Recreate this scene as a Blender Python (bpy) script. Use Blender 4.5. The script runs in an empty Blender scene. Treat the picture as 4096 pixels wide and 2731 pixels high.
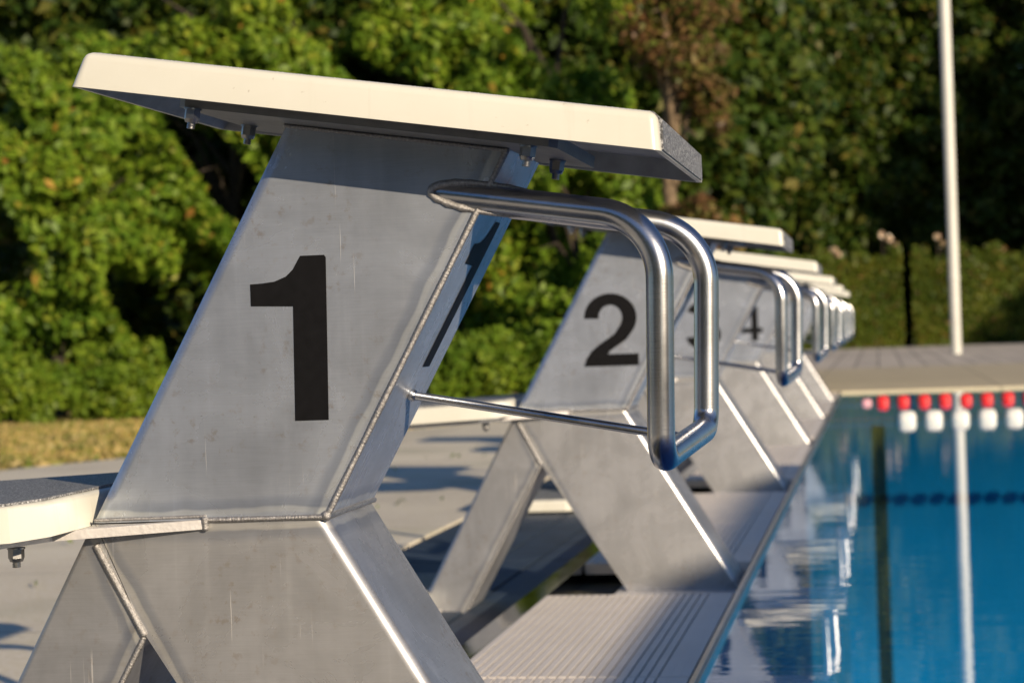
import bpy, bmesh, math, random
import numpy as np
from mathutils import Vector, Matrix
R = math.radians
S = 2.5                       # spacing of the starting blocks along the pool edge
SUN_EL, SUN_SX, SUN_SY = R(17.0), 0.87, -1.0
scene = bpy.context.scene
col = scene.collection
random.seed(4)

# ------------------------------------------------------------------ helpers
def tag(o, label=None, cat=None, group=None, kind=None):
    if label: o['label'] = label
    if cat: o['category'] = cat
    if group: o['group'] = group
    if kind: o['kind'] = kind
    return o

def link(name, me, mats, parent=None):
    o = bpy.data.objects.new(name, me)
    col.objects.link(o)
    for m in (mats if isinstance(mats, (list, tuple)) else [mats]):
        me.materials.append(m)
    if parent: o.parent = parent
    return o

def obj(name, bm, mats, parent=None, smooth=None):
    me = bpy.data.meshes.new(name)
    bmesh.ops.recalc_face_normals(bm, faces=bm.faces)
    bm.to_mesh(me); bm.free()
    if smooth is not None:
        for p in me.polygons: p.use_smooth = True
        me.set_sharp_from_angle(angle=R(smooth))
    return link(name, me, mats, parent)

def empty(name, loc):
    o = bpy.data.objects.new(name, None)
    o.empty_display_size = .1
    col.objects.link(o); o.location = loc
    return o

def box(bm, x0, x1, y0, y1, z0, z1, mi=0):
    v = [bm.verts.new((x, y, z)) for z in (z0, z1) for y in (y0, y1) for x in (x0, x1)]
    fs = []
    for a in ((0,1,3,2),(4,6,7,5),(0,4,5,1),(2,3,7,6),(0,2,6,4),(1,5,7,3)):
        f = bm.faces.new([v[i] for i in a]); f.material_index = mi; fs.append(f)
    return v, fs

def prism(bm, prof, y0, y1, round_edges=(), r=.01, seg=5, mi=0):
    """profile [(x,z)] extruded along y; profile sides listed in round_edges get a bend radius"""
    n = len(prof)
    a = [bm.verts.new((x, y0, z)) for x, z in prof]
    b = [bm.verts.new((x, y1, z)) for x, z in prof]
    fs = [bm.faces.new(a), bm.faces.new(b[::-1])]
    for i in range(n):
        j = (i+1) % n
        fs.append(bm.faces.new((a[j], a[i], b[i], b[j])))
    for f in fs: f.material_index = mi
    es = []
    for i in round_edges:
        j = (i+1) % n
        for s in (a, b):
            e = bm.edges.get((s[i], s[j]))
            if e: es.append(e)
    if es:
        bmesh.ops.bevel(bm, geom=es, offset=r, segments=seg, affect='EDGES', profile=.5)

def tube(bm, pts, rad, n=20, cap=True, mi=0, ripple=None):
    pts = [Vector(p) for p in pts]
    rings = []
    up = Vector((0, 0, 1))
    t0 = (pts[1]-pts[0]).normalized()
    if abs(t0.dot(up)) > .95: up = Vector((0, 1, 0))
    nrm = t0.cross(up).normalized()
    for i, p in enumerate(pts):
        if i == 0: t = pts[1]-pts[0]
        elif i == len(pts)-1: t = pts[-1]-pts[-2]
        else: t = (pts[i+1]-p).normalized() + (p-pts[i-1]).normalized()
        t.normalize()
        nrm = (nrm - t*nrm.dot(t)).normalized()
        bi = t.cross(nrm)
        rr = rad[i] if isinstance(rad, (list, tuple)) else rad
        rings.append([bm.verts.new(p + (nrm*math.cos(2*math.pi*k/n) + bi*math.sin(2*math.pi*k/n))*rr) for k in range(n)])
    for i in range(len(rings)-1):
        for k in range(n):
            f = bm.faces.new((rings[i][k], rings[i][(k+1) % n], rings[i+1][(k+1) % n], rings[i+1][k]))
            f.material_index = mi
    if cap:
        bm.faces.new(rings[0][::-1]); bm.faces.new(rings[-1])

def fillet(pts, r, n=10):
    """polyline with rounded corners"""
    pts = [Vector(p) for p in pts]
    out = [pts[0]]
    for i in range(1, len(pts)-1):
        p = pts[i]; a = (pts[i-1]-p); b = (pts[i+1]-p)
        ri = r[i-1] if isinstance(r, (list, tuple)) else r
        ang = a.angle(b); d = min(ri/math.tan(ang/2), a.length*.49, b.length*.49)
        A = p+a.normalized()*d; B = p+b.normalized()*d
        cdir = (a.normalized()+b.normalized()).normalized()
        rr = d*math.tan(ang/2)
        cpt = p+cdir*(rr/math.sin(ang/2))
        va = A-cpt; vb = B-cpt
        th = va.angle(vb)
        for k in range(n+1):
            t = k/n
            out.append(cpt+(va*math.sin((1-t)*th)+vb*math.sin(t*th))/math.sin(th))
    out.append(pts[-1])
    return out

def weld(bm, p0, p1, r=.0042, flat=None):
    """weld bead with a ripple of overlapping puddles"""
    p0 = Vector(p0); p1 = Vector(p1); L = (p1-p0).length
    n = max(6, int(L/.0011)); pts = []; rad = []
    rnd = random.Random(int(L*1e5))
    for i in range(n+1):
        t = i/n
        pts.append(p0.lerp(p1, t)+Vector((rnd.uniform(-1, 1), 0, rnd.uniform(-1, 1)))*.00012)
        rad.append(.85*r*(.88+.08*(i % 3)/2+.05*math.sin(t*L*60)+rnd.uniform(-.03, .03)))
    rad[0] *= .5; rad[-1] *= .5
    tube(bm, pts, rad, n=10)

# ------------------------------------------------------------------ materials
def mat(name):
    m = bpy.data.materials.new(name); m.use_nodes = True
    nt = m.node_tree; nt.nodes.clear()
    out = nt.nodes.new('ShaderNodeOutputMaterial')
    return m, nt, out

class N:
    """tiny node builder"""
    def __init__(s, nt): s.nt = nt
    def __call__(s, typ, ins=None, **props):
        n = s.nt.nodes.new(typ)
        for k, v in props.items(): setattr(n, k, v)
        for k, v in (ins or {}).items():
            if isinstance(v, bpy.types.NodeSocket): s.nt.links.new(v, n.inputs[k])
            else: n.inputs[k].default_value = v
        return n
    def ramp(s, fac, stops):
        n = s.nt.nodes.new('ShaderNodeValToRGB'); s.nt.links.new(fac, n.inputs[0])
        e = n.color_ramp.elements
        while len(e) < len(stops): e.new(.5)
        for i, (p, c) in enumerate(stops):
            e[i].position = p; e[i].color = (c if len(c) == 4 else tuple(c)+(1,))
        return n.outputs[0]
    def mix(s, fac, a, b, mode='MIX'):
        n = s.nt.nodes.new('ShaderNodeMix'); n.data_type = 'RGBA'; n.blend_type = mode
        for i, v in ((0, fac), (6, a), (7, b)):
            if isinstance(v, bpy.types.NodeSocket): s.nt.links.new(v, n.inputs[i])
            else: n.inputs[i].default_value = (v if i == 0 or len(v) == 4 else tuple(v)+(1,))
        return n.outputs[2]

def g(v): return (v, v, v)

def steel(name, base, rough, scratch=.5, brush_rot=0., dirt=.5, aniso=.2, dull=.0, seams=()):
    m, nt, out = mat(name); n = N(nt)
    tc = n('ShaderNodeTexCoord').outputs['Object']
    # fine brushing
    mp = n('ShaderNodeMapping', {'Vector': tc, 'Rotation': (0, brush_rot+R(6), 0), 'Scale': (16, 16, 420)})
    br = n('ShaderNodeTexNoise', {'Vector': mp.outputs[0], 'Scale': 1.6, 'Detail': 3.})
    # long fine scratches, almost upright
    mp2 = n('ShaderNodeMapping', {'Vector': tc, 'Rotation': (0, R(-12), 0), 'Scale': (420, 420, 5)})
    sc = n('ShaderNodeTexNoise', {'Vector': mp2.outputs[0], 'Scale': 1., 'Detail': 2.})
    scr = n.ramp(sc.outputs[0], [(.68, g(0)), (.73, g(.8))])
    mpm = n('ShaderNodeTexNoise', {'Vector': tc, 'Scale': 14., 'Detail': 2.})
    scrm = n.ramp(mpm.outputs[0], [(.5, g(0)), (.65, g(1))])
    scratchm = n.mix(1., scr, scrm, 'MULTIPLY')
    # cloudy smears
    sm = n('ShaderNodeTexNoise', {'Vector': tc, 'Scale': 9., 'Detail': 5., 'Roughness': .6, 'Distortion': .6})
    # brownish water spots
    sp = n('ShaderNodeTexNoise', {'Vector': tc, 'Scale': 75., 'Detail': 4., 'Roughness': .7})
    spot = n.ramp(sp.outputs[0], [(.56, g(0)), (.66, g(1))])
    spz = n('ShaderNodeTexNoise', {'Vector': tc, 'Scale': 7., 'Detail': 2.})
    spotm = n.mix(1., spot, n.ramp(spz.outputs[0], [(.40, g(0)), (.60, g(dirt))]), 'MULTIPLY')
    c0 = n.ramp(sm.outputs[0], [(.3, tuple(b*.84 for b in base)), (.7, tuple(min(1, b*1.10) for b in base))])
    strk = n('ShaderNodeTexNoise', {'Vector': n('ShaderNodeMapping', {'Vector': tc, 'Rotation': (0, R(-14), 0), 'Scale': (60, 60, 4.)}).outputs[0], 'Scale': 1., 'Detail': 3.})
    c0 = n.mix(1., c0, n.ramp(strk.outputs[0], [(.35, g(.96)), (.62, g(1.01)), (.76, g(1.10))]), 'MULTIPLY')
    c0 = n.mix(1., c0, n.ramp(br.outputs[0], [(.3, g(.965)), (.7, g(1.035))]), 'MULTIPLY')
    c0 = n.mix(scratchm, c0, (.80, .78, .75))
    wob = n('ShaderNodeTexNoise', {'Vector': tc, 'Scale': 22., 'Detail': 1.})
    for (xa, za, xb, zb) in seams:
        # heat discolouration running beside a welded seam
        ln = math.hypot(xb-xa, zb-za); nx, nz = (zb-za)/ln, -(xb-xa)/ln
        dt = n('ShaderNodeVectorMath', {0: tc, 1: (nx, 0, nz)}, operation='DOT_PRODUCT')
        d1 = n('ShaderNodeMath', {0: dt.outputs['Value'], 1: nx*xa+nz*za}, operation='SUBTRACT')
        d2 = n('ShaderNodeMath', {0: d1.outputs[0]}, operation='ABSOLUTE')
        d3 = n('ShaderNodeMath', {0: wob.outputs[0], 1: .009, 2: d2.outputs[0]}, operation='MULTIPLY_ADD')
        d4 = n('ShaderNodeMath', {0: d3.outputs[0], 1: 1/.04}, operation='MULTIPLY')
        band = n.ramp(d4.outputs[0], [(.20, (1, 1, 1)), (.27, (1.16, 1.14, 1.08)), (.36, (1.12, 1.1, 1.04)), (.42, (.74, .76, .80)), (.55, (.80, .82, .86)), (.70, (1, 1, 1))])
        c0 = n.mix(1., c0, band, 'MULTIPLY')
    c1 = n.mix(spotm, c0, (.33, .25, .17))
    r0 = n('ShaderNodeMapRange', {'Value': sm.outputs[0], 'From Min': .3, 'From Max': .7, 'To Min': rough-.03, 'To Max': rough+.04}).outputs[0]
    b1 = n('ShaderNodeBump', {'Height': br.outputs[0], 'Strength': .10, 'Distance': .0004})
    b2 = n('ShaderNodeBump', {'Height': scratchm, 'Strength': .35*scratch, 'Distance': .0006, 'Normal': b1.outputs[0]})
    bs = n('ShaderNodeBsdfPrincipled', {'Base Color': c1, 'Metallic': 1., 'Roughness': r0, 'Normal': b2.outputs[0], 'Anisotropic': aniso})
    bd = n('ShaderNodeBsdfPrincipled', {'Base Color': c1, 'Metallic': 1., 'Roughness': .68, 'Normal': b2.outputs[0]})
    mx = n('ShaderNodeMixShader', {0: dull, 1: bs.outputs[0], 2: bd.outputs[0]})
    nt.links.new(mx.outputs[0], out.inputs[0])
    return m

def simple(name, base, rough=.5, metal=0., noise=.0, scale=20., bump=0., spec=.5, bscale=None):
    m, nt, out = mat(name); n = N(nt)
    tc = n('ShaderNodeTexCoord').outputs['Object']
    nz = n('ShaderNodeTexNoise', {'Vector': tc, 'Scale': scale, 'Detail': 5.})
    c = n.ramp(nz.outputs[0], [(.3, tuple(b*(1-noise) for b in base)), (.7, tuple(min(1, b*(1+noise*.6)) for b in base))])
    ins = {'Base Color': c, 'Roughness': rough, 'Metallic': metal, 'Specular IOR Level': spec}
    if bump:
        bz = n('ShaderNodeTexNoise', {'Vector': tc, 'Scale': bscale or scale*3, 'Detail': 4.})
        b = n('ShaderNodeBump', {'Height': bz.outputs[0], 'Strength': bump, 'Distance': .003})
        ins['Normal'] = b.outputs[0]
    bs = n('ShaderNodeBsdfPrincipled', ins)
    nt.links.new(bs.outputs[0], out.inputs[0])
    return m

M = {}
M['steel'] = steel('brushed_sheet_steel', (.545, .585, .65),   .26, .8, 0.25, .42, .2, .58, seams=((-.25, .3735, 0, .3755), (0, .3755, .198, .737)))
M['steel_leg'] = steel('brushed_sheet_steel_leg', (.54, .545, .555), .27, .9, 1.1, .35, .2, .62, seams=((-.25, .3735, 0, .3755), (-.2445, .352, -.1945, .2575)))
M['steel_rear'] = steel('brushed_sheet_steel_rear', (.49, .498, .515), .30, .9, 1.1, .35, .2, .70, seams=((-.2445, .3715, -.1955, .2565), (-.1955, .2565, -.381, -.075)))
M['tube'] = steel('polished_tube_steel', (.55, .555, .57), .25, .3, 0., .12, .2)
M['weld'] = simple('weld_bead_steel', (.46, .45, .44), .55, 1., .35, 400., .4)
M['bolt'] = simple('bolt_steel', (.34, .34, .34), .35, 1., .2, 80.)
M['plate'] = simple('mill_finish_plate', (.72, .70, .68), .62, .85, .10, 60., .15)
M['darkplate'] = simple('dull_mounting_plate', (.26, .26, .26), .5, .6, .15, 50., .15)
M['ledge'] = steel('polished_channel_steel', (.60, .60, .60), .10, .2, 0., .3, 0.)
M['rim'] = simple('rim_steel', (.60, .58, .55), .28, 1., .1, 30.)
def gelcoat():
    m, nt, out = mat('white_gelcoat'); n = N(nt)
    tc = n('ShaderNodeTexCoord').outputs['Object']
    a = n('ShaderNodeTexNoise', {'Vector': tc, 'Scale': 7., 'Detail': 6., 'Roughness': .6})
    c = n.ramp(a.outputs[0], [(.3, (.62, .61, .525)), (.65, (.67, .665, .585))])
    sp = n('ShaderNodeTexNoise', {'Vector': tc, 'Scale': 120., 'Detail': 3.})
    c = n.mix(n.ramp(sp.outputs[0], [(.70, g(0)), (.76, g(.45))]), c, (.30, .25, .17))
    mp = n('ShaderNodeMapping', {'Vector': tc, 'Scale': (60, 60, 3)})
    st = n('ShaderNodeTexNoise', {'Vector': mp.outputs[0], 'Scale': 1., 'Detail': 4.})
    c = n.mix(n.ramp(st.outputs[0], [(.58, g(0)), (.75, g(.25))]), c, (.45, .42, .34))
    rg = n('ShaderNodeMapRange', {'Value': a.outputs[0], 'To Min': .22, 'To Max': .42})
    bs = n('ShaderNodeBsdfPrincipled', {'Base Color': c, 'Roughness': rg.outputs[0]})
    nt.links.new(bs.outputs[0], out.inputs[0]); return m
M['white'] = gelcoat()
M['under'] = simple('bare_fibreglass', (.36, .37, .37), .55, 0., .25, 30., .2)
M['number'] = simple('black_vinyl', (.005, .005, .006), .6, 0., .3, 90., spec=.15)
M['pole'] = simple('pole_paint', (.62, .62, .57), .35, 0., .08, 3.)
M['red'] = simple('red_float_plastic', (.72, .03, .03), .35, 0., .05, 20.)
M['pink'] = simple('faded_float_plastic', (.72, .36, .40), .4, 0., .05, 20.)
M['wfloat'] = simple('white_float_plastic', (.74, .73, .68), .35, 0., .03, 20.)
M['rope'] = simple('rope_wire', (.10, .12, .13), .5, .4)
M['bark'] = simple('bark', (.05, .038, .026), .9, 0., .5, 14., .8)
M['paleb'] = simple('pale_bark', (.17, .12, .07), .9, 0., .4, 14., .8)

def tread_mat():
    m, nt, out = mat('anti_slip_grit'); n = N(nt)
    tc = n('ShaderNodeTexCoord').outputs['Object']
    v = n('ShaderNodeTexVoronoi', {'Vector': tc, 'Scale': 620.})
    w = n('ShaderNodeTexNoise', {'Vector': tc, 'Scale': 420., 'Detail': 2.})
    c = n.ramp(w.outputs[0], [(.36, (.08, .083, .09)), (.52, (.22, .225, .235)), (.66, (.55, .56, .57))])
    b = n('ShaderNodeBump', {'Height': v.outputs['Distance'], 'Strength': 1., 'Distance': .0016})
    bs = n('ShaderNodeBsdfPrincipled', {'Base Color': c, 'Roughness': .38, 'Normal': b.outputs[0]})
    nt.links.new(bs.outputs[0], out.inputs[0]); return m
M['tread'] = tread_mat()

def grating_mat():
    m, nt, out = mat('ribbed_plastic_grating'); n = N(nt)
    tc = n('ShaderNodeTexCoord').outputs['Object']
    nz = n('ShaderNodeTexNoise', {'Vector': tc, 'Scale': 6., 'Detail': 6.})
    c = n.ramp(nz.outputs[0], [(.3, (.76, .70, .62)), (.7, (.84, .78, .70))])
    wv = n('ShaderNodeTexWave', {'Vector': tc, 'Scale': 26., 'Distortion': 0.}, bands_direction='Y')
    b = n('ShaderNodeBump', {'Height': wv.outputs[0], 'Strength': .5, 'Distance': .002})
    bs = n('ShaderNodeBsdfPrincipled', {'Base Color': c, 'Roughness': .45, 'Normal': b.outputs[0]})
    nt.links.new(bs.outputs[0], out.inputs[0]); return m
M['grating'] = grating_mat()
M['slate'] = simple('slate_blue_panel', (.026, .045, .075), .55, 0., .35, 9., .3)

def paving_mat(name, c_lo, c_hi, sx, sy, moss=.3, joint=(.12, .12, .11), mortar=.012, rot=0.):
    m, nt, out = mat(name); n = N(nt)
    tc = n('ShaderNodeTexCoord').outputs['Object']
    mp = n('ShaderNodeMapping', {'Vector': tc, 'Rotation': (0, 0, rot)})
    nz = n('ShaderNodeTexNoise', {'Vector': tc, 'Scale': 2.2, 'Detail': 9., 'Roughness': .65})
    fine = n('ShaderNodeTexNoise', {'Vector': tc, 'Scale': 70., 'Detail': 4.})
    c = n.ramp(nz.outputs[0], [(.3, c_lo), (.7, c_hi)])
    c = n.mix(.35, c, n.ramp(fine.outputs[0], [(.3, g(.25)), (.7, g(.75))]), 'OVERLAY')
    bk = n('ShaderNodeTexBrick', {'Vector': mp.outputs[0], 'Color1': (1, 1, 1, 1), 'Color2': (.86, .86, .87, 1), 'Mortar': joint+(1,),
                                  'Scale': 1., 'Mortar Size': mortar, 'Brick Width': sx, 'Row Height': sy, 'Mortar Smooth': .3}, offset=0.)
    c = n.mix(1., c, bk.outputs['Color'], 'MULTIPLY')
    mo = n('ShaderNodeTexNoise', {'Vector': tc, 'Scale': 1.3, 'Detail': 5.})
    c = n.mix(n.ramp(mo.outputs[0], [(.55, g(0)), (.72, g(moss))]), c, (.16, .19, .07))
    b = n('ShaderNodeBump', {'Height': fine.outputs[0], 'Strength': .4, 'Distance': .004})
    bs = n('ShaderNodeBsdfPrincipled', {'Base Color': c, 'Roughness': .8, 'Normal': b.outputs[0]})
    nt.links.new(bs.outputs[0], out.inputs[0]); return m
M['deck'] = paving_mat('deck_paving', (.66, .60, .47), (.80, .74, .58), 2.2, 1.1, .35, joint=(.55, .55, .55), mortar=.008)
M['far_deck'] = paving_mat('far_paving', (.50, .45, .38), (.62, .56, .48), .27, 3.2, .1, joint=(.45, .45, .46), mortar=.016)
M['wall'] = paving_mat('concrete_wall', (.50, .43, .29), (.62, .54, .37), 1.45, 8., .0, joint=(.6, .6, .6), mortar=.012)

def ground_mat():
    m, nt, out = mat('dry_lawn'); n = N(nt)
    tc = n('ShaderNodeTexCoord').outputs['Object']
    a = n('ShaderNodeTexNoise', {'Vector': tc, 'Scale': .8, 'Detail': 6.})
    f = n('ShaderNodeTexNoise', {'Vector': tc, 'Scale': 30., 'Detail': 5.})
    c = n.ramp(a.outputs[0], [(.35, (.48, .34, .13)), (.55, (.40, .30, .11)), (.72, (.18, .20, .05))])
    c = n.mix(.5, c, n.ramp(f.outputs[0], [(.3, g(.2)), (.7, g(.8))]), 'OVERLAY')
    b = n('ShaderNodeBump', {'Height': f.outputs[0], 'Strength': 1., 'Distance': .03})
    bs = n('ShaderNodeBsdfPrincipled', {'Base Color': c, 'Roughness': .95, 'Normal': b.outputs[0]})
    nt.links.new(bs.outputs[0], out.inputs[0]); return m
M['ground'] = ground_mat()

def leaf_mat(name, stops, rough=.45, trans=.35):
    m, nt, out = mat(name); n = N(nt)
    rnd = n('ShaderNodeNewGeometry').outputs['Random Per Island']
    tc = n('ShaderNodeTexCoord').outputs['Object']
    big = n('ShaderNodeTexNoise', {'Vector': tc, 'Scale': 1.6, 'Detail': 3.})
    c = n.ramp(rnd, stops)
    c = n.mix(.5, c, n.ramp(big.outputs[0], [(.35, (.30, .40, .30)), (.65, (.74, .64, .42))]), 'OVERLAY')
    d = n('ShaderNodeBsdfPrincipled', {'Base Color': c, 'Roughness': rough, 'Specular IOR Level': .2})
    tcol = n.mix(1., c, (1.0, 1.15, .5), 'MULTIPLY')
    t = n('ShaderNodeBsdfTranslucent', {'Color': tcol})
    mx = n('ShaderNodeMixShader', {0: trans, 1: d.outputs[0], 2: t.outputs[0]})
    nt.links.new(mx.outputs[0], out.inputs[0]); return m
M['leaf'] = leaf_mat('bright_leaves', [(.0, (.075, .14, .012)), (.45, (.13, .215, .02)), (.88, (.20, .28, .03)), (.985, (.27, .29, .04)), (.995, (.36, .22, .04)), (1., (.28, .13, .04))])
M['leaf_low'] = leaf_mat('undergrowth_leaves', [(.0, (.09, .16, .015)), (.6, (.14, .22, .02)), (1., (.20, .26, .03))])
M['leaf_brown'] = leaf_mat('withered_leaves', [(.0, (.10, .055, .03)), (.35, (.17, .09, .045)), (.55, (.12, .11, .03)), (.75, (.09, .12, .02)), (1., (.24, .15, .07))])
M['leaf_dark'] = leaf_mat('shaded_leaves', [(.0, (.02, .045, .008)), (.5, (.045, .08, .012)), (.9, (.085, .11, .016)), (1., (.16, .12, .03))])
M['leaf_hedge'] = leaf_mat('clipped_hedge_leaves', [(.0, (.06, .09, .012)), (.5, (.10, .14, .02)), (.88, (.15, .18, .03)), (.97, (.20, .12, .04)), (1., (.2, .08, .04))])
M['petal'] = leaf_mat('pink_petals', [(.0, (.62, .38, .34)), (.5, (.75, .58, .52)), (1., (.80, .70, .62))])
M['grass'] = leaf_mat('dry_grass_blades', [(.0, (.24, .22, .06)), (.3, (.50, .38, .17)), (.7, (.60, .46, .24)), (.8, (.30, .30, .08)), (1., (.14, .21, .04))])
M['weed'] = leaf_mat('weed_leaves', [(.0, (.08, .13, .02)), (1., (.2, .25, .05))])

def water_mat():
    m, nt, out = mat('pool_water'); n = N(nt)
    tc = n('ShaderNodeTexCoord').outputs['Object']
    mp = n('ShaderNodeMapping', {'Vector': tc, 'Rotation': (0, 0, .12), 'Scale': (.30, 1.5, 1.)})
    w1 = n('ShaderNodeTexNoise', {'Vector': mp.outputs[0], 'Scale': 7., 'Detail': 2., 'Roughness': .5})
    w2 = n('ShaderNodeTexNoise', {'Vector': mp.outputs[0], 'Scale': 26., 'Detail': 2.})
    b1 = n('ShaderNodeBump', {'Height': w1.outputs[0], 'Strength': .045, 'Distance': .010})
    b2 = n('ShaderNodeBump', {'Height': w2.outputs[0], 'Strength': .04, 'Distance': .003, 'Normal': b1.outputs[0]})
    lw = n('ShaderNodeLayerWeight', {'Blend': .5, 'Normal': b2.outputs[0]})
    pw = n('ShaderNodeMath', {0: lw.outputs['Facing'], 1: 4.2}, operation='POWER')
    fr = n('ShaderNodeMapRange', {'Value': pw.outputs[0], 'To Min': .02, 'To Max': 1.})
    gl = n('ShaderNodeBsdfGlossy', {'Color': (1, 1, 1, 1), 'Roughness': .02, 'Normal': b2.outputs[0]})
    rf = n('ShaderNodeBsdfTransparent', {'Color': (.45, .88, .98, 1)})
    mx = n('ShaderNodeMixShader', {0: fr.outputs[0], 1: rf.outputs[0], 2: gl.outputs[0]})
    nt.links.new(mx.outputs[0], out.inputs[0]); return m
M['water'] = water_mat()
M['liner'] = simple('blue_pool_liner', (.005, .30, .56), .5, 0., .22, .8)
M['line'] = simple('dark_lane_line', (.008, .02, .04), .5)

# ------------------------------------------------------------------ world, sun, camera
w = bpy.data.worlds.new("World"); scene.world = w; w.use_nodes = True
nt = w.node_tree; nt.nodes.clear(); n = N(nt)
az = math.atan2(SUN_SX, SUN_SY)
sky = n('ShaderNodeTexSky', sky_type='NISHITA', sun_disc=False, sun_elevation=SUN_EL, sun_rotation=az, air_density=1.0, dust_density=.35, ozone_density=1.6)
skyc = n.mix(1., sky.outputs[0], (.74, .95, 1.32), 'MULTIPLY')
bg = n('ShaderNodeBackground', {'Color': skyc, 'Strength': .06})
wo = n('ShaderNodeOutputWorld', {'Surface': bg.outputs[0]})
L = bpy.data.lights.new('sun', 'SUN'); L.energy = 5.0; L.angle = R(.4); L.color = (1.0, .82, .60)
sun = bpy.data.objects.new('sun', L); col.objects.link(sun)
h = math.hypot(SUN_SX, SUN_SY)
sd = Vector((SUN_SX/h*math.cos(SUN_EL), SUN_SY/h*math.cos(SUN_EL), math.sin(SUN_EL)))
sun.rotation_euler = sd.to_track_quat('Z', 'Y').to_euler()
sun.location = sd*30

cam = bpy.data.cameras.new('camera'); co = bpy.data.objects.new('camera', cam); col.objects.link(co)
Rm = [[0.9837388042447406, -0.17627423126919714, 0.034429063501373335], [0.17600231111847606, 0.9843305168628834, 0.010799076507003232], [-0.03579317678110109, -0.0045638758640603495, 0.9993487977433117]]
C0 = (0.55255676, -1.98853348, 0.55383194)
mw = Matrix.Identity(4)
for i in range(3):
    mw[i][0] = Rm[i][0]; mw[i][1] = Rm[i][2]; mw[i][2] = -Rm[i][1]; mw[i][3] = C0[i]
co.matrix_world = mw
cam.sensor_width = 22.3; cam.lens = 4700.39/2352*22.3
cam.clip_end = 500; cam.clip_start = .05
cam.dof.use_dof = True; cam.dof.focus_distance = 2.03; cam.dof.aperture_fstop = 5.8; cam.dof.aperture_blades = 0
scene.camera = co
scene.view_settings.view_transform = 'Standard'; scene.view_settings.look = 'None'
scene.view_settings.exposure = 0.28; scene.view_settings.gamma = 1
scene.cycles.use_denoising = True
scene.cycles.max_bounces = 10; scene.cycles.transparent_max_bounces = 8
scene.cycles.sample_clamp_indirect = 6

# ------------------------------------------------------------------ numerals (outlines in a 1-high box, baseline 0)
def arc(cx, cy, rx, ry, a0, a1, n=22):
    return [(cx+rx*math.cos(R(a0+(a1-a0)*i/n)), cy+ry*math.sin(R(a0+(a1-a0)*i/n))) for i in range(n+1)]
def strip(outer, inner): return outer+inner[::-1]
GL = {}
GL[1] = [[(.254, 0), (.465, 0), (.483, .985), (.472, 1.0), (.322, 1.0), (.302, .968), (.272, .918), (.228, .878), (.155, .850), (.08, .842), (0, .838), (0, .705), (.266, .695)]]
_o = [(.02, .66)] + arc(.355, .665, .335, .335, 180, -35, 26)
_i = [(.215, .655)] + arc(.355, .665, .15, .175, 180, -38, 26)
GL[2] = [_o + [(.55, .36), (.34, .21), (.31, .165), (.70, .165), (.70, 0), (0, 0), (.03, .10), (.10, .21), (.20, .30), (.40, .44)] + _i[::-1]]
GL[3] = [strip(arc(.34, .73, .31, .27, 165, -62, 20)+arc(.34, .30, .34, .30, 60, -172, 26), arc(.34, .71, .13, .14, 165, -88, 20)+arc(.34, .29, .15, .145, 88, -172, 26))]
GL[4] = [[(.42, 0), (.60, 0), (.60, .23), (.72, .23), (.72, .38), (.60, .38), (.60, 1.0), (.43, 1.0), (.0, .40), (.0, .23), (.42, .23)],]
GL[5] = [[(.10, 1.0), (.63, 1.0), (.63, .84), (.24, .84), (.21, .63)] + arc(.34, .33, .34, .33, 110, -170, 26) + [(.20, .27)] + arc(.34, .32, .15, .16, -160, 130, 26) + [(.22, .45), (.03, .47)]]
GL[6] = [strip(arc(.35, .5, .34, .5, 30, 180, 20)+arc(.35, .33, .34, .33, 180, 500, 40), arc(.36, .55, .17, .30, 30, 180, 20)+arc(.35, .31, .14, .16, 180, 500, 40))]
HOLES = {4: [(.42, .38), (.42, .76), (.17, .38)]}

def glyph(num, place, parent, name='number_decal', label=None):
    """flat vinyl numeral; place(u,v) -> point, scale included"""
    cu = bpy.data.curves.new(name+'_outline', 'CURVE'); cu.dimensions = '2D'; cu.fill_mode = 'BOTH'
    for loop in GL[num] + ([HOLES[num]] if num in HOLES else []):
        sp = cu.splines.new('POLY'); sp.points.add(len(loop)-1); sp.use_cyclic_u = True
        for p, (x, y) in zip(sp.points, loop): p.co = (x, y, 0, 1)
    tmp = bpy.data.objects.new('tmp', cu); col.objects.link(tmp)
    dg = bpy.context.evaluated_depsgraph_get()
    me = bpy.data.meshes.new_from_object(tmp.evaluated_get(dg))
    bpy.data.objects.remove(tmp); bpy.data.curves.remove(cu)
    vs = [place(v.co.x, v.co.y) for v in me.vertices]
    fs = [tuple(p.vertices) for p in me.polygons]
    bpy.data.meshes.remove(me)
    m2 = bpy.data.meshes.new(name); m2.from_pydata(vs, [], fs); m2.update()
    o = link(name, m2, M['number'], parent)
    if label: o['label'] = label
    return o

# ------------------------------------------------------------------ starting block
CF = .197                       # width of the pedestal along the edge
def line_z(x): return .8065 - .1598*(x+.208)     # underside of the top board
T0 = .000
P_TL = (-.029, line_z(-.029)-.0065); P_TR = (.198, line_z(.198)-.0065)
P_WR = (.0, .3755); P_WL = (-.250, .3735)
FOOT = -.026

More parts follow.
